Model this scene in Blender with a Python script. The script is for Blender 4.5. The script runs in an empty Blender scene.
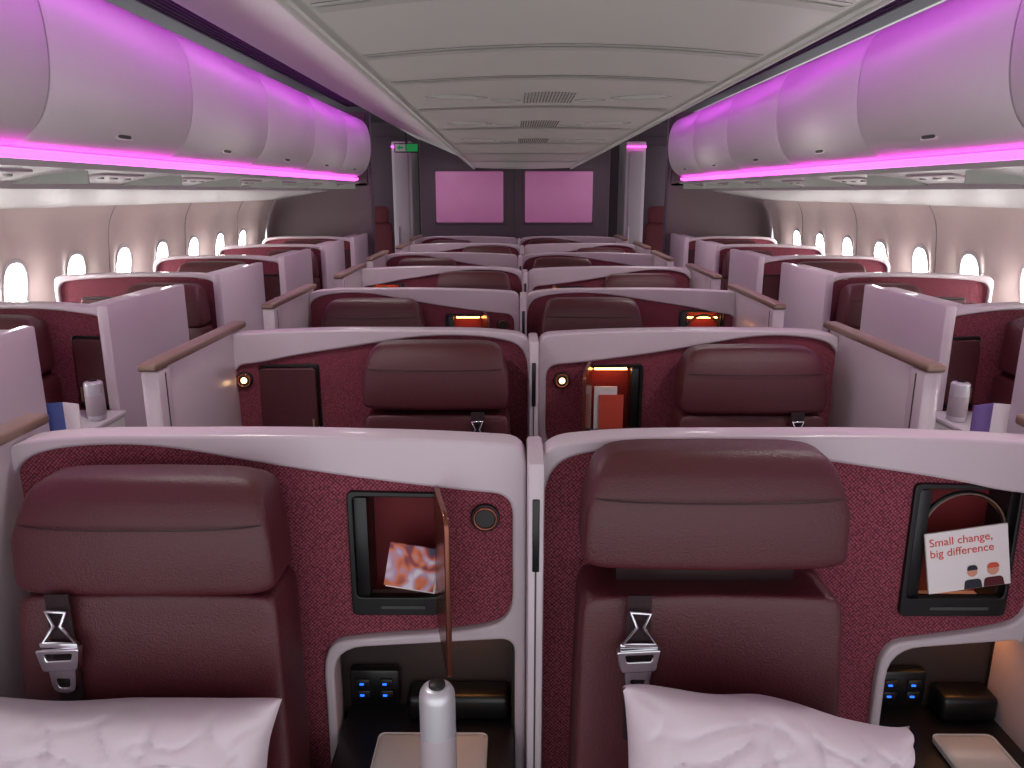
import bpy, bmesh, math, random
from mathutils import Vector, Matrix, noise
random.seed(4)
S = bpy.context.scene
COL = S.collection
CZ = 1.6   # eye height

# ------------------------------------------------------------ materials
def srgb(r, g, b):
    f = lambda c: (c/255/12.92) if c/255 <= .04045 else ((c/255+.055)/1.055)**2.4
    return (f(r), f(g), f(b), 1)

def mat(name, rgb, rough=.5, metal=0, emit=None, es=0, bump=None, coat=0, var=0):
    m = bpy.data.materials.new(name); m.use_nodes = True
    nt = m.node_tree; b = nt.nodes['Principled BSDF']
    c = srgb(*rgb)
    b.inputs['Base Color'].default_value = c
    b.inputs['Roughness'].default_value = rough
    b.inputs['Metallic'].default_value = metal
    if coat: b.inputs['Coat Weight'].default_value = coat
    if emit:
        b.inputs['Emission Color'].default_value = srgb(*emit)
        b.inputs['Emission Strength'].default_value = es
    tc = nt.nodes.new('ShaderNodeTexCoord')
    if var:
        n = nt.nodes.new('ShaderNodeTexNoise'); n.inputs['Scale'].default_value = 6
        n.inputs['Detail'].default_value = 4
        mx = nt.nodes.new('ShaderNodeMixRGB'); mx.blend_type = 'MIX'
        mx.inputs[1].default_value = tuple(x*(1-var) for x in c[:3])+(1,)
        mx.inputs[2].default_value = tuple(min(1, x*(1+var)) for x in c[:3])+(1,)
        nt.links.new(tc.outputs['Object'], n.inputs['Vector'])
        nt.links.new(n.outputs['Fac'], mx.inputs[0])
        nt.links.new(mx.outputs[0], b.inputs['Base Color'])
    if bump:
        sc, st = bump
        n2 = nt.nodes.new('ShaderNodeTexNoise'); n2.inputs['Scale'].default_value = sc
        bp = nt.nodes.new('ShaderNodeBump'); bp.inputs['Strength'].default_value = st
        bp.inputs['Distance'].default_value = .01
        nt.links.new(tc.outputs['Object'], n2.inputs['Vector'])
        nt.links.new(n2.outputs['Fac'], bp.inputs['Height'])
        nt.links.new(bp.outputs[0], b.inputs['Normal'])
    return m

def fabric_mat():
    m = bpy.data.materials.new('woven_fabric'); m.use_nodes = True
    nt = m.node_tree; b = nt.nodes['Principled BSDF']
    b.inputs['Roughness'].default_value = .85
    tc = nt.nodes.new('ShaderNodeTexCoord')
    mp = nt.nodes.new('ShaderNodeMapping'); mp.inputs['Rotation'].default_value = (0, .78, 0)
    v = nt.nodes.new('ShaderNodeTexVoronoi'); v.inputs['Scale'].default_value = 190
    v.inputs['Randomness'].default_value = .3
    cr = nt.nodes.new('ShaderNodeValToRGB')
    cr.color_ramp.elements[0].color = srgb(176, 84, 102); cr.color_ramp.elements[0].position = .08
    cr.color_ramp.elements[1].color = srgb(82, 22, 38); cr.color_ramp.elements[1].position = .60
    L = nt.links.new
    L(tc.outputs['Object'], mp.inputs[0]); L(mp.outputs[0], v.inputs['Vector'])
    L(v.outputs['Distance'], cr.inputs[0]); L(cr.outputs[0], b.inputs['Base Color'])
    bp = nt.nodes.new('ShaderNodeBump'); bp.inputs['Strength'].default_value = .3; bp.inputs['Distance'].default_value = .002
    L(v.outputs['Distance'], bp.inputs['Height']); L(bp.outputs[0], b.inputs['Normal'])
    return m

M = {}
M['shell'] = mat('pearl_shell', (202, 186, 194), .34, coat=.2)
M['shell2'] = mat('pearl_shell_dark', (178, 166, 172), .45)  # darker pearl tone for backs, consoles and small panels
M['leather'] = mat('oxblood_leather', (78, 29, 35), .42, bump=(350, .2), var=.08)
M['leather_dark'] = mat('oxblood_leather_dark', (40, 16, 20), .5)
M['fabric'] = fabric_mat()
M['black'] = mat('black_plastic', (14, 13, 15), .35)
M['dark'] = mat('dark_console', (30, 25, 27), .4)
M['brown'] = mat('console_brown', (52, 40, 38), .45)
M['bronze'] = mat('bronze_trim', (140, 114, 102), .42, metal=.35)
M['bronze2'] = mat('bronze_mirror', (132, 80, 66), .26, metal=.8)
M['chrome'] = mat('polished_steel', (225, 225, 230), .16, metal=1)
M['alu'] = mat('brushed_aluminium', (214, 212, 218), .36, metal=.45)
M['strap'] = mat('belt_webbing', (40, 20, 26), .8, bump=(600, .3))
M['redin'] = mat('cubby_lining', (110, 18, 28), .7)
M['pillow'] = mat('pillow_cotton', (214, 200, 208), .85, bump=(9, .15))
M['white'] = mat('white_plastic', (222, 218, 218), .4)
M['bin'] = mat('overhead_bin_white', (214, 208, 210), .42)
M['ceil'] = mat('ceiling_panel', (202, 208, 197), .42)
M['ceil2'] = mat('ceiling_panel_outer', (202, 206, 198), .5)
M['ridge'] = mat('panel_ridge', (184, 190, 180), .45)
M['seam'] = mat('dark_seam', (70, 72, 70), .7)
M['seamlight'] = mat('soft_seam', (150, 154, 148), .6)
M['wall'] = mat('sidewall_panel', (236, 222, 214), .55)
M['psu'] = mat('service_panel_grey', (198, 196, 196), .5)
M['carpet'] = mat('dark_carpet', (44, 34, 42), .95, bump=(300, .5), var=.25)
M['bulk'] = mat('bulkhead_plum', (84, 66, 78), .5)
M['grille'] = mat('grille_dark', (52, 42, 56), .6)
M['bulk2'] = mat('partition_graphite', (106, 88, 92), .6)
M['magenta'] = mat('magenta_led', (255, 130, 240), .4, emit=(255, 82, 235), es=3.0)
M['cove'] = mat('violet_led', (220, 120, 255), .4, emit=(218, 80, 236), es=15)
M['window'] = mat('daylight_pane', (255, 255, 255), .2, emit=(255, 252, 249), es=27)
M['lamp'] = mat('warm_lamp', (255, 220, 180), .3, emit=(255, 200, 140), es=6)
M['amber'] = mat('amber_lamp', (255, 200, 140), .3, emit=(255, 170, 95), es=13)
M['blueled'] = mat('blue_led', (40, 120, 255), .3, emit=(40, 110, 255), es=1.6)
M['green'] = mat('exit_green', (20, 120, 60), .4, emit=(30, 160, 80), es=.35)
M['blue'] = mat('menu_blue', (70, 86, 150), .5)
M['lilac'] = mat('menu_lilac', (110, 84, 150), .5)
M['paper'] = mat('paper_white', (238, 228, 230), .6)
M['ink'] = mat('orange_ink', (214, 80, 60), .6)
M['skin'] = mat('printed_skin', (214, 150, 124), .6)
M['suit'] = mat('printed_suit', (34, 36, 50), .6)
M['redcloth'] = mat('red_upholstery', (84, 16, 28), .7)
M['screen'] = mat('bulkhead_panel_lit', (180, 128, 160), .35, emit=(196, 104, 168), es=.2, var=.06)

def collage_mat():
    m = bpy.data.materials.new('printed_collage'); m.use_nodes = True
    nt = m.node_tree; b = nt.nodes['Principled BSDF']
    tc = nt.nodes.new('ShaderNodeTexCoord')
    v = nt.nodes.new('ShaderNodeTexNoise'); v.inputs['Scale'].default_value = 17; v.inputs['Detail'].default_value = 1
    v.inputs['Distortion'].default_value = 1.5
    cr = nt.nodes.new('ShaderNodeValToRGB'); e = cr.color_ramp.elements
    e[0].color = srgb(60, 48, 80); e[0].position = .3; e[1].color = srgb(225, 215, 225); e[1].position = .68
    for p, c in ((.42, (150, 60, 70)), (.5, (222, 120, 76)), (.56, (190, 150, 180))):
        x = e.new(p); x.color = srgb(*c)
    nt.links.new(tc.outputs['Object'], v.inputs['Vector'])
    nt.links.new(v.outputs['Fac'], cr.inputs[0]); nt.links.new(cr.outputs[0], b.inputs['Base Color'])
    return m
M['collage'] = collage_mat()

# ------------------------------------------------------------ mesh helpers (return mesh data)
def from_bm(bm, name, m, smooth=True, angle=40):
    me = bpy.data.meshes.new(name)
    bmesh.ops.recalc_face_normals(bm, faces=bm.faces[:])
    bm.to_mesh(me); bm.free()
    me.materials.append(M[m])
    if smooth:
        for p in me.polygons: p.use_smooth = True
        try: me.set_sharp_from_angle(angle=math.radians(angle))
        except Exception: pass
    return me

def box(x0, x1, y0, y1, z0, z1, m, bev=0, seg=2, name='box'):
    bm = bmesh.new()
    bmesh.ops.create_cube(bm, size=1)
    for v in bm.verts:
        v.co = Vector(((x0+x1)/2+v.co.x*(x1-x0), (y0+y1)/2+v.co.y*(y1-y0), (z0+z1)/2+v.co.z*(z1-z0)))
    if bev:
        bmesh.ops.bevel(bm, geom=bm.edges[:], offset=bev, segments=seg, profile=.5, affect='EDGES')
    return from_bm(bm, name, m)

def rpoly(pts, n=6):
    out = []
    N = len(pts)
    for i in range(N):
        p0 = Vector(pts[i-1][:2]); p = Vector(pts[i][:2]); p1 = Vector(pts[(i+1) % N][:2]); r = pts[i][2]
        if r <= 0: out.append(p); continue
        a = (p0-p); b = (p1-p)
        ra = min(r, a.length*.49); rb = min(r, b.length*.49)
        A = p+a.normalized()*ra; B = p+b.normalized()*rb
        for k in range(n+1):
            t = k/n
            out.append(A*(1-t)**2+p*2*t*(1-t)+B*t*t)
    return out

def plate(loops, y0, y1, m, bev=0, name='plate'):
    cu = bpy.data.curves.new('tmp', 'CURVE'); cu.dimensions = '2D'; cu.fill_mode = 'BOTH'
    for lp in loops:
        sp = cu.splines.new('POLY'); sp.points.add(len(lp)-1); sp.use_cyclic_u = True
        for i, p in enumerate(lp): sp.points[i].co = (p[0], p[1], 0, 1)
    h = abs(y1-y0)/2
    cu.extrude = max(h-bev, 0)
    if bev:
        cu.bevel_depth = bev; cu.bevel_resolution = 2; cu.offset = -bev
    ob = bpy.data.objects.new('tmp', cu); COL.objects.link(ob)
    bpy.context.view_layer.update()
    dg = bpy.context.evaluated_depsgraph_get()
    me = bpy.data.meshes.new_from_object(ob.evaluated_get(dg))
    bpy.data.objects.remove(ob)
    ym = (y0+y1)/2
    me.transform(Matrix(((1, 0, 0, 0), (0, 0, -1, ym), (0, 1, 0, 0), (0, 0, 0, 1))))
    me.materials.clear(); me.materials.append(M[m])
    for p in me.polygons: p.use_smooth = True; p.material_index = 0
    try: me.set_sharp_from_angle(angle=math.radians(35))
    except Exception: pass
    me.name = name
    return me

def tube(pts, r, m, cyclic=False, name='tube', res=3):
    cu = bpy.data.curves.new('tmp', 'CURVE'); cu.dimensions = '3D'
    sp = cu.splines.new('POLY'); sp.points.add(len(pts)-1); sp.use_cyclic_u = cyclic
    for i, p in enumerate(pts): sp.points[i].co = (*p, 1)
    cu.bevel_depth = r; cu.bevel_resolution = res; cu.use_fill_caps = True
    ob = bpy.data.objects.new('tmp', cu); COL.objects.link(ob)
    bpy.context.view_layer.update()
    dg = bpy.context.evaluated_depsgraph_get()
    me = bpy.data.meshes.new_from_object(ob.evaluated_get(dg))
    bpy.data.objects.remove(ob)
    me.materials.clear(); me.materials.append(M[m])
    for p in me.polygons: p.use_smooth = True; p.material_index = 0
    me.name = name
    return me

def superbox(w, d, h, m, e=.28, c=(0, 0, 0), deform=None, nu=64, nv=44, name='cushion', e2=None):
    e2 = e2 or e
    bm = bmesh.new()
    f = lambda t, k: math.copysign(abs(t)**k, t)
    rows = []
    for j in range(1, nv):
        ph = -math.pi/2+math.pi*j/nv
        row = []
        for i in range(nu):
            th = 2*math.pi*i/nu
            row.append([w/2*f(math.cos(ph), e2)*f(math.cos(th), e), d/2*f(math.cos(ph), e2)*f(math.sin(th), e), h/2*f(math.sin(ph), e2)])
        rows.append(row)
    def D(p):
        p = Vector(p)
        if deform: p = Vector(deform(p))
        return p+Vector(c)
    R = [[bm.verts.new(D(p)) for p in row] for row in rows]
    b0 = bm.verts.new(D((0, 0, -h/2))); b1 = bm.verts.new(D((0, 0, h/2)))
    for j in range(len(R)-1):
        for i in range(nu):
            bm.faces.new((R[j][i], R[j][(i+1) % nu], R[j+1][(i+1) % nu], R[j+1][i]))
    for i in range(nu):
        bm.faces.new((b0, R[0][(i+1) % nu], R[0][i])); bm.faces.new((b1, R[-1][i], R[-1][(i+1) % nu]))
    return from_bm(bm, name, m, angle=80)

def lathe(prof, m, n=32, c=(0, 0, 0), name='lathe'):
    bm = bmesh.new(); R = []
    for r, z in prof:
        R.append([bm.verts.new((c[0]+r*math.cos(2*math.pi*i/n), c[1]+r*math.sin(2*math.pi*i/n), c[2]+z)) for i in range(n)])
    for a, b in zip(R, R[1:]):
        for i in range(n): bm.faces.new((a[i], a[(i+1) % n], b[(i+1) % n], b[i]))
    bm.faces.new(R[0]); bm.faces.new(R[-1])
    return from_bm(bm, name, m, angle=35)

def disc_y(cx, cz, y, r, depth, m, n=32, name='disc'):
    lp = [(cx+r*math.cos(2*math.pi*i/n), cz+r*math.sin(2*math.pi*i/n)) for i in range(n)]
    return plate([lp], y-depth/2, y+depth/2, m, bev=min(depth*.3, .002), name=name)

def extrude_profile(prof, y0, y1, m, ny=1, closed=False, name='prof', yfun=None, smooth=True, angle=50, cap=False):
    bm = bmesh.new(); R = []
    for k in range(ny+1):
        y = y0+(y1-y0)*k/ny
        R.append([bm.verts.new((*( (p[0], y, p[1]) if yfun is None else yfun(p, y)),)) for p in prof])
    n = len(prof)
    for a, b in zip(R, R[1:]):
        for i in range(n if closed else n-1):
            bm.faces.new((a[i], a[(i+1) % n], b[(i+1) % n], b[i]))
    if cap and closed:
        bm.faces.new(R[0]); bm.faces.new(R[-1])
    return from_bm(bm, name, m, smooth, angle)

def put(name, me, parent=None, loc=(0, 0, 0), rot=(0, 0, 0)):
    o = bpy.data.objects.new(name, me); COL.objects.link(o)
    o.location = loc; o.rotation_euler = rot
    if parent: o.parent = parent
    return o

def empty(name, loc=(0, 0, 0), scale=(1, 1, 1), rot=(0, 0, 0)):
    o = bpy.data.objects.new(name, None); COL.objects.link(o)
    o.location = loc; o.scale = scale; o.rotation_euler = rot
    o.empty_display_size = .1
    return o

# ------------------------------------------------------------ seat pod template
def head_deform(w, h):
    def f(p):
        t = p.z/(h/2)
        s = max(0, (t+.1)/1.1)
        x = p.x*(1-.13*s**1.6+.02*max(0, -t))
        y = p.y
        z = p.z
        if t > .25:
            q = (t-.25)/.75
            y += .045*q**1.3
        if p.y > 0 and t > 0: z -= .026*(p.y/.057)*t
        y += -.010*math.cos(min(1, abs(p.x)/(w/2))*math.pi/2)*(1 if p.y < 0 else 0)
        z -= .006*(abs(p.x)/(w/2))**3*(1 if t > 0 else 0)
        return (x, y, z)
    return f

def seat_parts(hx, hw=.40):
    P = []
    w, h = hw+.012, .184
    P.append(('headrest', superbox(w, .115, h, 'leather', e=.16, c=(hx, -.125, 1.075), deform=head_deform(w, h), e2=.18)))
    s = []
    for i in range(25):
        t = -1+2*i/24
        s.append((hx+t*(w/2-.016), -.125-.0577-.010*math.cos(t*math.pi/2)+.012*abs(t)**8, 1.075+.024))
    P.append(('headrest_seam', tube(s, .0012, 'leather_dark')))
    def bk(p):
        t = p.z/.29
        x = p.x*(1+.04*(1-max(0, t)))
        y = p.y-.05*(.5-.5*t)
        y += .012*(abs(p.x)/.2)**2*(0 if p.y > 0 else -1)
        return (x, y, p.z)
    P.append(('seat_back', superbox(hw+.018, .12, .60, 'leather', e=.15, c=(hx, -.112, .675), deform=bk, e2=.09)))
    P.append(('seat_cushion', superbox(hw+.06, .46, .14, 'leather', e=.25, c=(hx, -.36, .45), e2=.35)))
    P.append(('seat_base', box(hx-.2, hx+.2, -.5, -.05, .012, .38, 'dark', .02)))
    P.append(('headrest_mount', box(hx-.15, hx+.15, -.12, -.005, .9, 1.06, 'leather_dark', .01)))
    return P

def belt_parts(bx):
    P = []
    y = -.194
    P.append(('belt_strap', box(bx-.019, bx+.019, y-.004, y+.0, .55, .99, 'strap', .001)))
    P.append(('belt_loop', tube([(bx-.014, y-.012, .966), (bx+.016, y-.012, .964), (bx+.006, y-.014, .942), (bx+.028, y-.014, .912), (bx-.026, y-.014, .912), (bx-.004, y-.014, .942)], .0036, 'chrome', True)))
    P.append(('belt_link', box(bx-.030, bx+.030, y-.017, y-.010, .904, .913, 'chrome', .002)))
    body = rpoly([(bx-.036, .902, .005), (bx+.034, .906, .005), (bx+.028, .868, .006), (bx-.028, .864, .006)], 3)
    h1 = rpoly([(bx-.022, .895, .002), (bx+.022, .897, .002), (bx+.019, .886, .002), (bx-.019, .884, .002)], 2)
    P.append(('belt_buckle', plate([body, h1], y-.022, y-.008, 'chrome', .002)))
    tongue = rpoly([(bx-.022, .870, .003), (bx+.022, .870, .003), (bx+.018, .824, .014), (bx-.018, .824, .014)], 3)
    h2 = rpoly([(bx-.011, .850, .002), (bx+.011, .850, .002), (bx+.009, .834, .004), (bx-.009, .834, .004)], 2)
    P.append(('belt_tongue', plate([tongue, h2], y-.018, y-.009, 'chrome', .0015)))
    return P

def pod_parts(W, hx, cub, con, knob, hw=.40, door='open', sidepanel=False, rails=(), divider=None, tray=True, headset=False, cz1=1.082, flat=False):
    P = []
    s = con/.55
    top = [(0, .08, 0), (0, 1.145, .03), (.035, 1.178, .03), (.13*s, 1.19, .1), (.5*s, 1.192, .1), (W*.82, 1.186, .1), (W, 1.176, .04), (W, .08, 0)]
    outer = rpoly(top)
    if flat:
        ft = [(.016, .20, 0), (.016, 1.12, .04), (.045, 1.155, .04), (.13*s, 1.172, .08), (.5*s, 1.174, .12), (W-.10, 1.160, .08), (W-.02, 1.145, .045)]
    else:
        ft = [(.016, .20, 0), (.016, 1.10, .04), (.045, 1.150, .04), (.13*s, 1.172, .08), (.28*s, 1.174, .14), (.46*s, 1.14, .14), (con+.08, 1.112, .1),
              (W-.10, 1.088, .08), (W-.024, 1.082, .04)]
    fab = rpoly(ft+[(W-.024, .835, .05), (W-.11, .812, .07), (con+.07, .797, .05), (con-.002, .785, .07), (con-.002, .20, 0)])
    conh = rpoly([(con+.016, .20, 0), (con+.016, .775, .06), (W-.02, .797, .03), (W-.02, .20, 0)])
    P.append(('shell_frame', plate([outer, fab, conh], -.014, .045, 'shell', .006)))
    c0, c1 = cub
    cz0 = .848
    hole = rpoly([(c0, cz0, .012), (c1, cz0, .012), (c1, cz1-.004, .012), (c0, cz1, .012)], 4)
    grow = [(p[0]+(.004 if p[0] > W/2 else -.004), p[1]+.003) for p in fab]
    P.append(('fabric_panel', plate([grow, hole], .0, .02, 'fabric')))
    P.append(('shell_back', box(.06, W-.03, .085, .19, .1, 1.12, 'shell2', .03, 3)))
    fr_o = rpoly([(c0-.004, cz0-.006, .012), (c1+.004, cz0-.006, .012), (c1+.004, cz1, .012), (c0-.004, cz1+.004, .012)], 4)
    fr_i = rpoly([(c0+.006, cz0+.03, .01), (c1-.004, cz0+.03, .01), (c1-.004, cz1-.008, .01), (c0+.006, cz1-.006, .01)], 4)
    P.append(('cubby_frame', plate([fr_o, fr_i], -.008, .012, 'black', .002)))
    P.append(('cubby_lining', box(c0+.004, c1-.004, .070, .078, cz0+.004, cz1-.004, 'redin')))
    P.append(('cubby_side', box(c1-.010, c1+.002, .010, .075, cz0+.004, cz1-.004, 'dark')))
    P.append(('cubby_jamb', box(c0+.006, c0+.030, -.002, .068, cz0+.03, cz1-.01, 'black', .002)))
    P.append(('cubby_placard', box(c0+.05, c1-.03, -.0095, -.0075, cz0+.008, cz0+.014, 'seam')))
    if door == 'closed':
        d = rpoly([(c0+.002, cz0+.01, .015), (c1, cz0+.01, .015), (c1, cz1-.008, .015), (c0+.002, cz1-.006, .015)], 4)
        P.append(('cubby_door', plate([d], -.022, -.008, 'leather', .004)))
        P.append(('cubby_handle', box(c0+.012, c0+.020, -.027, -.02, cz0+.02, cz0+.07, 'bronze', .002)))
    elif door == 'open':
        dp = rpoly([(0, .835, .02), (.135, .80, .015), (.135, 1.095, .03), (0, 1.10, .01)], 5)
        dm = plate([dp], -.005, .005, 'bronze2', .003)
        dm.transform(Matrix.Translation((c1-.004, -.012, 0)) @ Matrix.Rotation(math.radians(-77), 4, 'Z'))
        P.append(('cubby_door', dm))
    if headset:
        r = (c1-c0)*.40
        arc = [((c0+c1)/2+.012+r*math.cos(a), .02, 1.0+r*1.0*math.sin(a)) for a in [math.radians(-10+i*10) for i in range(21)]]
        P.append(('headset_band', tube(arc, .0055, 'black')))
        P.append(('headset_band_trim', tube([(p[0], p[1]-.006, p[2]) for p in arc], .0015, 'bronze')))
    if knob:
        P.append(('reading_lamp', disc_y(knob, 1.035, -.002, .026, .014, 'dark')))
        P.append(('reading_lamp_ring', tube([(knob+.020*math.cos(a), -.010, 1.035+.020*math.sin(a)) for a in [i*math.pi/12 for i in range(24)]], .003, 'bronze2', True)))
    P.append(('console_back', box(con+.01, W-.01, .07, .08, .2, .82, 'brown')))
    P.append(('console_side', box(W-.026, W-.012, .0, .08, .2, .80, 'dark')))
    P.append(('console_counter', box(con+.022, W-.022, -.42, .068, .012, .60, 'dark', .008)))
    P.append(('console_wing', box(con+.145, W-.03, .01, .068, .60, .655, 'black', .012, 3)))
    P.append(('socket_panel', box(con+.030, con+.128, .045, .068, .612, .69, 'black', .006)))
    for i, (a, b) in enumerate(((.045, .640), (.090, .640), (.045, .665), (.090, .665))):
        P.append(('socket_%d' % (i+1), box(con+a, con+a+.026, .040, .047, b-.008, b+.008, 'dark', .003)))
        P.append(('socket_led_%d' % (i+1), box(con+a+.006, con+a+.014, .0375, .041, b-.003, b-.000, 'blueled')))
    P.append(('console_lamp', box(W-.16, W-.05, .045, .06, .790, .796, 'amber')))
    if tray:
        P.append(('cocktail_table', box(con+.10, W-.07, -.31, -.035, .601, .615, 'white', .012, 3)))
    for k, rx in enumerate(rails):
        P.append(('aisle_wall_%d' % (k+1), box(rx-.016, rx+.016, -.47, .06, .06, 1.185, 'shell', .004)))
        P.append(('aisle_post_%d' % (k+1), box(rx-.022, rx+.022, -.52, -.45, .012, 1.18, 'shell', .008)))
        P.append(('aisle_post_gap_%d' % (k+1), box(rx-.0225, rx+.0225, -.486, -.480, .02, 1.17, 'seam')))
        P.append(('aisle_rail_%d' % (k+1), box(rx-.022, rx+.022, -.53, .10, 1.18, 1.20, 'bronze', .006, 3)))
    if divider is not None:
        P.append(('centre_divider', box(divider-.014, divider+.014, -.10, .05, .05, 1.172, 'shell', .006)))
        P.append(('divider_latch', box(divider-.006, divider+.006, -.104, -.098, .98, 1.11, 'black', .002)))
        P.append(('divider_slot', box(divider-.0015, divider+.0015, -.102, -.098, .1, .98, 'seam')))
    if sidepanel:
        P.append(('aisle_panel', box(W-.03, W+.008, -.05, .56, .02, 1.19, 'shell', .006)))
        P.append(('aisle_panel_ledge', box(W-.12, W-.025, .0, .56, 1.155, 1.18, 'shell', .006)))
        P.append(('side_console', box(W-.22, W+.03, -.50, -.06, .012, .84, 'white', .015, 3)))
        P.append(('side_console_edge', box(W-.22, W+.034, -.505, -.06, .835, .85, 'white', .004)))
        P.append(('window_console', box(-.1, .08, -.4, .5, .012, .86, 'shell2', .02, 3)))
    return P

TEMPL = {}
def templ(key, fn):
    if key not in TEMPL: TEMPL[key] = fn()
    return TEMPL[key]

def pod(kind, x, y, mirror, hz=0, zs=1, belt=None, lit=False):
    e = empty('business_class_seat', (x, y, 0), (-1 if mirror else 1, 1, zs))
    cfg = {
      'N':  dict(W=.925, hx=.318, cub=(.61, .77), con=.55, knob=.852, rails=(.012,), divider=.940),
      'D':  dict(W=.93, hx=.28, cub=(.675, .862), con=.645, knob=None, rails=(.918,), door=None, headset=True, cz1=1.098),
      'Dc': dict(W=.93, hx=.28, cub=(.655, .83), con=.645, knob=.880, rails=(.918,), door='closed'),
      'S':  dict(W=.78, hx=.40, cub=(.635, .74), con=.61, knob=None, sidepanel=True, door='closed', tray=False, flat=True),
      'T':  dict(W=.78, hx=.22, cub=(.52, .66), con=.47, knob=.70, tray=False, door='closed', hw=.34, flat=True),
    }[kind]
    hx = cfg['hx']
    for n, me in templ(kind, lambda: pod_parts(**cfg)): put(n, me, e)
    for n, me in templ(kind+'seat', lambda: seat_parts(hx, cfg.get('hw', .40))):
        put(n, me, e, (0, 0, hz if n.startswith('headrest') else 0))
    if belt is not None:
        for n, me in templ(kind+'belt'+str(belt), lambda: belt_parts(hx+belt)): put(n, me, e)
    if lit and cfg['knob']:
        put('reading_lamp_bulb', templ(kind+'bulb', lambda: disc_y(cfg['knob'], 1.035, -.011, .009, .004, 'lamp')), e)
    if kind in 'ND' and y > 1.5:
        c0, c1 = cfg['cub']
        put('cubby_lamp', templ(kind+'cl', lambda: box(c0+.04, c1-.02, .03, .045, 1.060, 1.064, 'amber')), e)
        put('cubby_leaflet', templ(kind+'lf', lambda: box(c0+.05, c1-.035, .012, .016, .87, .985, 'ink')), e)
        put('cubby_leaflet_b', templ(kind+'lg', lambda: box(c0+.07, c1-.02, .018, .022, .87, 1.01, 'paper')), e)
    return e

MC = .045
Y1 = 1.28
for r in range(7):
    y = Y1+r*1.0
    zs = 1.0 if r == 0 else 1.008
    if r % 2 == 0:
        pod('N', -.905, y, False, -.004, zs, belt=-.13)
        pod('D', .035, y, False, .042 if r == 0 else .0, zs, belt=-.12)
    else:
        pod('Dc' if r == 1 else 'D', 2*MC-.035, y, True, .008, zs, belt=-.12, lit=True)
        pod('N', 2*MC+.905, y, True, -.004, zs, belt=-.12, lit=True)

CC = .035
for side in (-1, 1):
    for r in range(-1, 5):
        y = 2.56+r
        if r % 2 == 0:
            if side < 0: pod('S', -2.13, y, False, .0, 1.04)
            else: pod('S', 2*CC+2.13, y, True, .0, 1.04)
        else:
            if side < 0: e = pod('T', -1.35, y, True, -.01, 1.04)
            else: e = pod('T', 2*CC+1.35, y, False, -.01, 1.04)
            pp = templ('Tside', lambda: [
                ('aisle_panel', box(-.008, .03, -.05, .56, .02, 1.19, 'shell', .006)),
                ('aisle_panel_ledge', box(.025, .12, .0, .56, 1.155, 1.18, 'shell', .006)),
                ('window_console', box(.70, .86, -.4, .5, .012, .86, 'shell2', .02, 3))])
            for n, me in pp: put(n, me, e)

# ------------------------------------------------------------ pillows
def pillow_mesh(w, h, t, seed, slope=0):
    bm = bmesh.new(); N = 72
    top = {}; bot = {}
    for j in range(N+1):
        for i in range(N+1):
            u = -1+2*i/N; v = -1+2*j/N
            pin = 1-.10*(1-abs(u)**2.5)*abs(v)**3
            pin2 = 1-.09*(1-abs(v)**2.5)*abs(u)**3
            x = u*w/2*pin2; z = v*h/2*pin
            if v > 0: z += v*(slope*(.018*math.cos((u+.45)*2.2)-.022*max(0, u)))
            fall = max(0, 1-u**4)*max(0, 1-v**4)
            th = t/2*fall**.45
            n1 = noise.noise(Vector((u*1.6+seed, v*1.6, seed)))*.018
            rr = 1-abs(noise.noise(Vector((u*2.8+v*1.4+seed, v*2.4-u, 5))))*2
            r2 = 1-abs(noise.noise(Vector((u*1.2-v*3+seed, v*2.0+u*2, 9))))*2
            n2 = -(.016*max(0, rr)**6+.012*max(0, r2)**7)*fall**.4
            edge = (i in (0, N) or j in (0, N))
            a = bm.verts.new((x+n1*.3, -th+(0 if edge else n1-n2), z+n1*.4))
            top[i, j] = a
            bot[i, j] = a if edge else bm.verts.new((x+n1*.3, th+n1, z+n1*.4))
    for j in range(N):
        for i in range(N):
            bm.faces.new((top[i, j], top[i+1, j], top[i+1, j+1], top[i, j+1]))
            try: bm.faces.new((bot[i, j], bot[i, j+1], bot[i+1, j+1], bot[i+1, j]))
            except ValueError: pass
    return from_bm(bm, 'pillow', 'pillow', angle=180)
put('pillow', pillow_mesh(.47, .34, .17, 1), None, (-.588, .955, .702), (math.radians(-16), math.radians(1), 0))
put('pillow', pillow_mesh(.44, .35, .18, 7, 1), None, (.366, .93, .718), (math.radians(-18), math.radians(3), math.radians(4)))

# ------------------------------------------------------------ bottles / cards
bt = [(.022, 0), (.0275, .004), (.0285, .01), (.0285, .214), (.0275, .222), (.024, .229), (.017, .233)]
def bottle(x, y, z, h=1.0, cap=True):
    e = empty('water_bottle' if cap else 'drink_can', (x, y, z), (1, 1, h))
    put('body', templ('bt', lambda: lathe(bt, 'alu')), e)
    put('cap', templ('btc', lambda: lathe([(.013, .232), (.013, .238), (.010, .240)], 'dark')), e)
    put('label_band', templ('btl', lambda: lathe([(.0286, .03), (.0289, .031), (.0289, .15), (.0286, .151)], 'shell2')), e)
    return e
bottle(-.122, 1.055, .6155)
for r in (0, 2):
    for s in (-1, 1):
        bottle(CC+s*(1.35+.04), 2.56+r-.17, .8845, .55, False)
        e = empty('menu_card', (CC+s*(1.35+.005), 2.56+r-.40, .8845))
        a = .35
        put('cover', templ('mc%d' % s, lambda: box(-.075, .0, -.002, .002, 0, .12, 'blue' if s < 0 else 'lilac')), e, rot=(0, 0, a))
        put('inside', templ('mi%d' % s, lambda: box(0, .06, -.002, .002, 0, .12, 'paper')), e, rot=(0, 0, -a))

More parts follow.
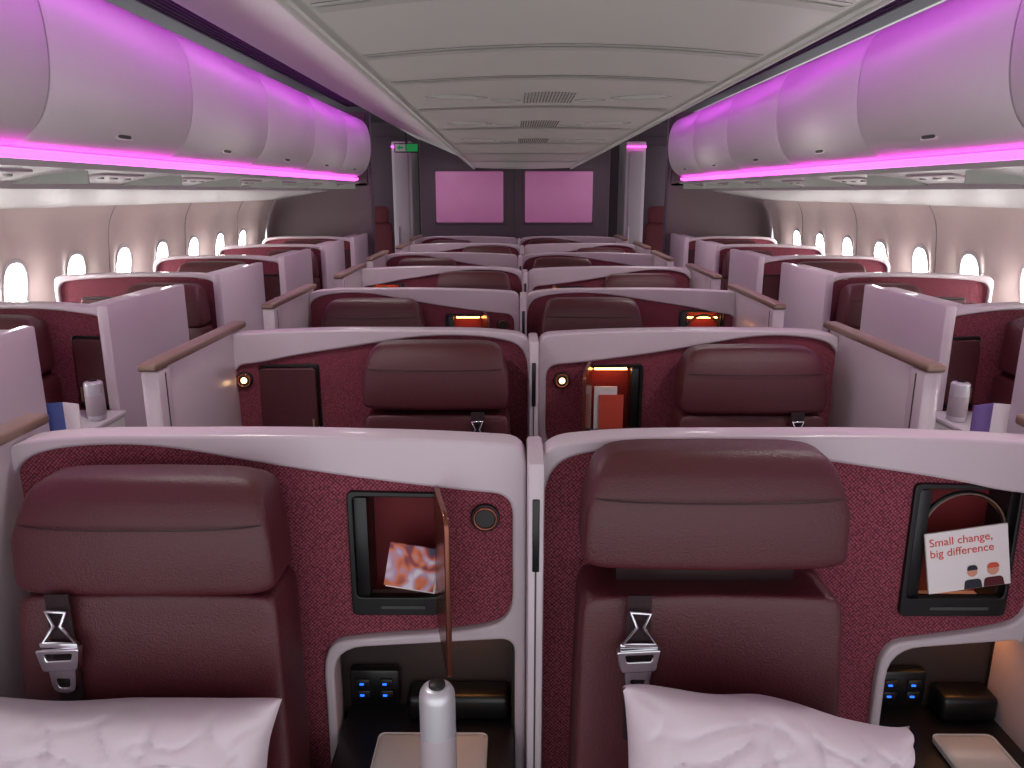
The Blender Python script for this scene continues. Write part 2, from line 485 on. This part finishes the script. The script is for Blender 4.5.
e = empty('brochure', (-.905+.722, Y1-.002, .945), rot=(math.radians(-4), math.radians(10), 0))
put('page', box(-.048, .042, -.006, -.002, -.048, .035, 'collage'), e)
put('page_back', box(-.045, .046, -.002, .0, -.052, .032, 'paper'), e)
e = empty('brochure', (.035+.780, Y1-.006, .962), rot=(math.radians(-4), math.radians(-9), 0))
put('page', box(-.074, .072, -.006, -.002, -.06, .055, 'paper'), e)
def textmesh(s, size, m):
    cu = bpy.data.curves.new('t', 'FONT'); cu.body = s; cu.size = size; cu.extrude = .0003
    ob = bpy.data.objects.new('t', cu); COL.objects.link(ob); bpy.context.view_layer.update()
    me = bpy.data.meshes.new_from_object(ob.evaluated_get(bpy.context.evaluated_depsgraph_get()))
    bpy.data.objects.remove(ob)
    me.transform(Matrix(((1, 0, 0, 0), (0, 0, -1, 0), (0, 1, 0, 0), (0, 0, 0, 1))))
    me.materials.clear(); me.materials.append(M[m])
    return me
put('headline', textmesh('Small change,\nbig difference', .021, 'ink'), e, (-.068, -.0067, .03))
for i, (px, sc) in enumerate(((.005, 1), (.042, 1.15))):
    put('printed_head_%d' % i, disc_y(px, -.028, -.0068, .009*sc, .001, 'skin', 16), e)
    put('printed_hair_%d' % i, plate([rpoly([(px-.010*sc, -.024, .003), (px-.007*sc, -.015, .004), (px+.007*sc, -.015, .004), (px+.010*sc, -.024, .003)], 3)], -.0082, -.0072, 'suit' if i == 0 else 'ink'), e)
    put('printed_body_%d' % i, plate([rpoly([(px-.016*sc, -.059, 0), (px-.014*sc, -.042, .006), (px+.014*sc, -.042, .006), (px+.016*sc, -.059, 0)], 3)], -.0075, -.0065, 'suit' if i == 0 else 'redcloth'), e)

# ------------------------------------------------------------ cabin shell
put('floor', box(-2.3, 2.37, -.9, 10, -.05, 0, 'carpet'))
def zc(y): return CZ+.41-.022*y
def xl(y): return -.465+.008*y
def xr(y): return .765-.027*y
NS = 24
prof = [(i/NS, 0) for i in range(NS+1)]
def cy(p, y):
    t = p[0]; a, b = xl(y), xr(y)
    return (a+(b-a)*t, y, zc(y)-.012*math.sin(math.pi*t))
ceil = empty('ceiling')
put('centre_panel', extrude_profile(prof, -.9, 9.6, 'ceil', ny=40, yfun=cy), ceil)
for fn, sg in ((xl, -1), (xr, 1)):
    lipp = [(0, 0), (0, -.010), (sg*.008, -.014), (sg*.022, -.010), (sg*.026, .004), (sg*.026, .045)]
    put('panel_lip_'+('left' if sg < 0 else 'right'), extrude_profile(lipp, -.9, 9.6, 'ceil2', ny=30, yfun=lambda p, y: (fn(y)+p[0], y, zc(y)+p[1])), ceil)
def band(y, w, m, drop=.001, t0=0.02, t1=.98, sag=.10):
    bm = bmesh.new(); R = []
    n = 30
    for k in range(n+1):
        t = t0+(t1-t0)*k/n
        yy = y - sag*math.sin(math.pi*t)
        a = cy((t, 0), yy); b = cy((t, 0), yy+w)
        R.append((bm.verts.new((a[0], a[1], a[2]-drop)), bm.verts.new((b[0], b[1], b[2]-drop))))
    for p, q in zip(R, R[1:]): bm.faces.new((p[0], q[0], q[1], p[1]))
    return from_bm(bm, 'seam', m)
for i, y in enumerate((1.72, 2.25, 2.7, 3.4, 4.2, 5.1, 6.0, 6.9)):
    put('panel_seam_%d' % i, band(y, .004+.001*i, 'seam', sag=.22, t0=.03, t1=.97), ceil)
    put('panel_ridge_%d' % i, band(y+.03, .045, 'ridge', .002, sag=.22, t0=.03, t1=.97), ceil)
def ellipse_on_ceiling(tc, yc, tw, yw, m, r=.004):
    pts = []
    for i in range(40):
        a = 2*math.pi*i/40
        q = cy((tc+tw*math.cos(a), 0), yc+yw*math.sin(a)*(1-.35*math.cos(a)**2)); pts.append((q[0], q[1], q[2]-.001))
    return tube(pts, r, m, True)
for j, yb in enumerate((2.98, 3.85, 4.75)):
    for i, t in enumerate((.20, .80)):
        put('vent_ring_%d_%d' % (j, i), ellipse_on_ceiling(t, yb, .10, .06, 'seamlight', .0018), ceil)
        for q in range(3):
            put('vent_slat_%d_%d_%d' % (j, i, q), ellipse_on_ceiling(t, yb-.03+.03*q, .065, .007, 'ridge', .0022), ceil)
    for i, t in enumerate((.36, .64)):
        put('vent_swoosh_%d_%d' % (j, i), ellipse_on_ceiling(t, yb+.05, .05, .03, 'seamlight', .0015), ceil)
    k = 0
    for a in range(16):
        for b in range(8):
            uu = -1+2*a/15; vv = -1+2*b/7
            q = cy((.5+.078*uu, 0), yb+.12*vv-.03*math.cos(uu*1.5))
            put('vent_hole_%d_%d' % (j, k), templ('vh', lambda: box(-.0022, .0022, -.006, .006, -.002, .0, 'seam')), ceil, q); k += 1
LIPX, LIPZ = 1.085, .585
for sgn in (-1, 1):
    pr = [(.02, .0), (.05, .02), (.35, .10), (.7, .19), (.75, .205), (.765, .22), (.77, .24), (.75, .25)]
    def oy(p, y, sgn=sgn):
        base = xl(y) if sgn < 0 else xr(y)
        outer = CC+sgn*LIPX
        t = p[0]/.77
        return (base+(outer-base)*t, y, zc(y)+.03+(p[1]/.235)*(CZ+LIPZ-zc(y)-.03))
    put('outer_panel_'+('left' if sgn < 0 else 'right'), extrude_profile(pr, -.9, 9.6, 'ceil2', ny=30, yfun=oy), ceil)
    sd = 'left' if sgn < 0 else 'right'
    x0, x1 = sorted((CC+sgn*1.09, CC+sgn*1.80))
    put('cove_roof_'+sd, box(x0, x1, -.9, 9.6, CZ+.80, CZ+.83, 'grille'), ceil)
    x0, x1 = sorted((CC+sgn*1.088, CC+sgn*1.094))
    put('cove_light_'+sd, box(x0, x1, -.6, 6.9, CZ+.645, CZ+.675, 'cove'), ceil)
    x0, x1 = sorted((CC+sgn*1.04, CC+sgn*1.088))
    put('cove_back_'+sd, box(x0, x1, -.9, 9.6, CZ+.60, CZ+.81, 'ceil2'), ceil)
    for q in range(6):
        x0, x1 = sorted((CC+sgn*(1.32+.026*q), CC+sgn*(1.336+.026*q)))
        put('return_air_grille_%s_%d' % (sd, q), box(x0, x1, -.6, 6.9, CZ+.70, CZ+.71, 'grille'), ceil)
put('roof_skin', box(-2.4, 2.47, -.9, 10, CZ+.84, CZ+.88, 'ceil2'), ceil)

# overhead bins
binprof = [(1.75, .120), (1.50, .120), (1.44, .122), (1.40, .130), (1.355, .155), (1.315, .20), (1.287, .27), (1.275, .36), (1.278, .45), (1.292, .52), (1.32, .572), (1.37, .605), (1.45, .625), (1.58, .63), (1.75, .63)]
def catm(p, n=4):
    out = []
    for i in range(len(p)-1):
        p0 = Vector(p[max(i-1, 0)]); p1 = Vector(p[i]); p2 = Vector(p[i+1]); p3 = Vector(p[min(i+2, len(p)-1)])
        for k in range(n):
            t = k/n
            out.append(.5*((2*p1)+(-p0+p2)*t+(2*p0-5*p1+4*p2-p3)*t*t+(-p0+3*p1-3*p2+p3)*t**3))
    out.append(Vector(p[-1])); return out
bp_s = catm(binprof)
ys = [-.62, .3, 1.25, 2.2, 3.14, 4.08, 5.02, 5.96, 6.9]
tn = 0
for sgn in (-1, 1):
    sd = 'left' if sgn < 0 else 'right'
    for a, b in zip(ys, ys[1:]):
        g = .004; rd = .012
        def by(p, y, a=a, b=b):
            d = min(y-(a+g), (b-g)-y)
            k = 0 if d >= rd else (rd-d)
            v = Vector((p[0]-1.6, p[1]-.4)); L = v.length
            v = v*(1-.5*k/L)
            return (CC+sgn*(1.6+v.x), y, CZ+.4+v.y)
        bm = bmesh.new(); R = []
        yl = [a+g, a+g+.003, a+g+.008, a+g+rd, (a+b)/2, b-g-rd, b-g-.008, b-g-.003, b-g]
        for y in yl: R.append([bm.verts.new(by(p, y)) for p in bp_s])
        n = len(bp_s)
        for p, q in zip(R, R[1:]):
            for i in range(n): bm.faces.new((p[i], p[(i+1) % n], q[(i+1) % n], q[i]))
        bm.faces.new(R[0]); bm.faces.new(R[-1])
        e = empty('overhead_bin')
        put('bin_door', from_bm(bm, 'bin', 'bin', angle=40), e)
        ym = (a+b)/2
        put('latch', superbox(.010, .12, .026, 'white', .5, c=(CC+sgn*1.336, ym, CZ+.178)), e)
        put('latch_slot', superbox(.008, .085, .014, 'seam', .5, c=(CC+sgn*1.331, ym, CZ+.178)), e)
    tn += 1
    put('trim_%d' % tn, extrude_profile([(CC+sgn*(1.6+(p.x-1.6)*.96), CZ+.4+(p.y-.4)*.94) for p in bp_s], -.61, 6.88, 'bulk', closed=True, cap=True))
    led = put('light_strip_'+sd, extrude_profile([(CC+sgn*1.392, CZ+.1175), (CC+sgn*1.402, CZ+.098), (CC+sgn*1.43, CZ+.092), (CC+sgn*1.43, CZ+.1175)], -.6, 6.9, 'magenta', closed=True, cap=True))
    psu = [(1.405, .090), (1.425, .072), (1.60, .050), (1.68, .032), (1.70, .010), (1.95, -.03), (2.18, -.070), (2.18, -.02), (1.80, .06), (1.45, .090)]
    pe = put('service_panel_'+sd, extrude_profile([(CC+sgn*p[0], CZ+p[1]) for p in psu], -.6, 7.05, 'psu', closed=True, cap=True, angle=25))
    for k in range(9):
        y = .8+k*.72
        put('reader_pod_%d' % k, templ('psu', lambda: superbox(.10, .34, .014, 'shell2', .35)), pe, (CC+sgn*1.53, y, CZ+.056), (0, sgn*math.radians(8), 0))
        for q in range(3):
            put('reading_light_%d_%d' % (k, q), templ('rl', lambda: lathe([(.012, 0), (.014, .004), (.012, .008)], 'seamlight', 20)), pe, (CC+sgn*1.53, y-.1+q*.1, CZ+.045))
        put('panel_gap_%d' % k, box(min(CC+sgn*1.43, CC+sgn*1.69), max(CC+sgn*1.43, CC+sgn*1.69), y+.355, y+.36, CZ+.026, CZ+.068, 'seamlight'), pe)
    wp = [(2.19, -.06), (2.25, -.15), (2.30, -.28), (2.335, -.42), (2.345, -.65), (2.33, -.9), (2.28, -1.2), (2.18, -1.62)]
    ws = catm(wp, 4)
    def wy(p, y, sgn=sgn):
        f = (y/.5) % 1.0; f = min(f, 1-f)
        k = math.exp(-((p[1]+.44)/.24)**2)
        bulge = .07*(.5-.5*math.cos(2*math.pi*f))*k
        return (CC+sgn*(p[0]-bulge), y, CZ+p[1])
    wd = put('wall_'+sd, extrude_profile([(p.x, p.y) for p in ws], -.9, 7.1, 'wall', ny=192, yfun=wy, angle=60))
    for k in range(0, 8):
        y = .25+k*1.0
        put('wall_joint_%d' % k, tube([(wy((p.x-.001, p.y), y)) for p in ws], .002, 'seamlight'), wd)

win_n = 0
for sgn in (-1, 1):
    for k in range(1, 14):
        y = .5*k+0.0
        win_n += 1
        e = empty('window_%d' % win_n, (CC+sgn*2.322, y, CZ-.425), rot=(math.radians(8), 0, math.radians(90*sgn*-1)))
        lp = [(.080*math.copysign(abs(math.cos(a))**.8, math.cos(a)), .112*math.copysign(abs(math.sin(a))**.8, math.sin(a))) for a in [i*2*math.pi/40 for i in range(40)]]
        lo = [(p[0]*1.28, p[1]*1.2) for p in lp]
        put('frame', templ('wf', lambda: plate([lo, lp], -.012, .014, 'white', .006)), e)
        put('pane', templ('wpn', lambda: plate([lp], -.006, -.002, 'window')), e)

# ------------------------------------------------------------ far end
def partition(sgn):
    e = empty('cabin_partition')
    x0, x1 = sorted((CC+sgn*1.33, CC+sgn*2.3))
    lo = rpoly([(x0, .02, 0), (x1, .02, 0), (x1, CZ+.08, .05), (x0, CZ+.08, .02)])
    put('panel', plate([lo], 7.12, 7.17, 'bulk2', .006), e)
    xi = CC+sgn*1.33
    put('edge_trim', box(xi-.012, xi+.012, 7.10, 7.19, .02, CZ+.68, 'bulk', .005), e)
    xa, xb = sorted((CC+sgn*1.36, CC+sgn*2.3))
    put('upper_panel', box(xa, xb, 7.12, 7.17, CZ+.05, CZ+.68, 'bulk2', .005), e)
partition(-1); partition(1)
bk = empty('wall_bulkhead')
put('panel', box(-.96, .95, 8.0, 8.08, 0, CZ+.55, 'bulk', .01), bk)
for i, (a, b) in enumerate(((-.80, -.12), (.10, .78))):
    put('panel_frame_%d' % i, box(a-.02, b+.02, 7.985, 8.0, CZ-.32, CZ+.22, 'bulk', .006), bk)
    put('lit_panel_%d' % i, box(a, b, 7.975, 7.99, CZ-.30, CZ+.20, 'screen', .012), bk)
put('centre_seam', box(-.015, -.005, 7.99, 8.0, .3, CZ+.5, 'seam'), bk)
for sgn in (-1, 1):
    e = empty('galley_monument')
    x0, x1 = sorted((CC+sgn*1.10, CC+sgn*1.30))
    put('cabinet', box(x0, x1, 8.2, 8.75, 0, CZ+.50, 'shell', .01), e)
    put('cabinet_door', box(x0+.03, x1-.03, 8.185, 8.2, .1, CZ+.40, 'shell2', .01), e)
    put('cabinet_handle', box(x0+.04, x0+.05, 8.17, 8.185, 1.0, 1.25, 'alu', .003), e)
    put('mood_light', box((x0+x1)/2-.10, (x0+x1)/2+.10, 8.17, 8.185, CZ+.44, CZ+.455, 'magenta'), e)
    e = empty('storage_locker')
    x0, x1 = sorted((CC+sgn*1.33, CC+sgn*2.3))
    put('locker', box(x0, x1, 8.9, 9.0, 0, CZ+.6, 'bulk', .01), e)
    put('locker_door', box(x0+.03, x1-.5, 8.885, 8.9, .1, CZ+.5, 'bulk', .01), e)
    e = empty('cabin_crew_seat', (CC+sgn*1.56, 8.6, 0))
    put('backrest', superbox(.36, .10, .62, 'redcloth', .3, c=(0, 0, .98)), e)
    put('headrest', superbox(.30, .12, .18, 'redcloth', .4, c=(0, -.03, 1.36)), e)
    put('cushion', superbox(.40, .40, .12, 'redcloth', .3, c=(0, -.18, .5)), e)
    put('pedestal', box(-.15, .15, -.3, 0, .0, .45, 'dark', .02), e)
e = empty('exit_sign', (CC-1.10, 7.85, CZ+.42))
put('housing', box(-.12, .12, 0, .04, -.045, .045, 'dark', .006), e)
put('pictogram', box(.0, .11, -.004, 0, -.035, .035, 'green'), e)
put('arrow_field', box(-.11, -.008, -.004, 0, -.035, .035, 'white'), e)
put('arrow', plate([[(-.09, 0), (-.06, .025), (-.06, .008), (-.03, .008), (-.03, -.008), (-.06, -.008), (-.06, -.025)]], -.007, -.004, 'green'), e)
put('bracket', box(-.01, .01, .01, .03, .04, .30, 'dark'), e)
put('wall_end', box(-2.4, 2.47, 9.6, 9.7, 0, CZ+.84, 'bulk'))

# ------------------------------------------------------------ lights
W = bpy.data.worlds.new('World'); S.world = W; W.use_nodes = True
bg = W.node_tree.nodes['Background']
bg.inputs[0].default_value = (.96, .97, 1.0, 1); bg.inputs[1].default_value = 1.5
def fill_spot(x, y, z, p, col=(1, .95, .93)):  # spot added under the ceiling to brighten the cabin, no real fixture
    L = bpy.data.lights.new('fill_spot', 'SPOT'); L.energy = p; L.color = col
    L.spot_size = math.radians(165); L.spot_blend = 1; L.shadow_soft_size = .06
    o = bpy.data.objects.new('fill_spot', L); COL.objects.link(o); o.location = (x, y, z)
for y in (1.6, 3.6, 5.6):
    fill_spot(-.75, y, CZ+.42, 17); fill_spot(.9, y, CZ+.42, 17)
for x in (-.8, .9): fill_spot(x, 7.5, CZ+.44, 6, (1, .82, .95))

# ------------------------------------------------------------ camera
cd = bpy.data.cameras.new('camera'); cam = bpy.data.objects.new('camera', cd); COL.objects.link(cam)
cd.sensor_width = 36; cd.lens = 36*769/1024; cd.clip_start = .02
cam.location = (0, 0, CZ)
cam.rotation_euler = (math.radians(90-14.02), 0, math.radians(.23))
S.camera = cam
S.view_settings.view_transform = 'Standard'
S.view_settings.look = 'None'
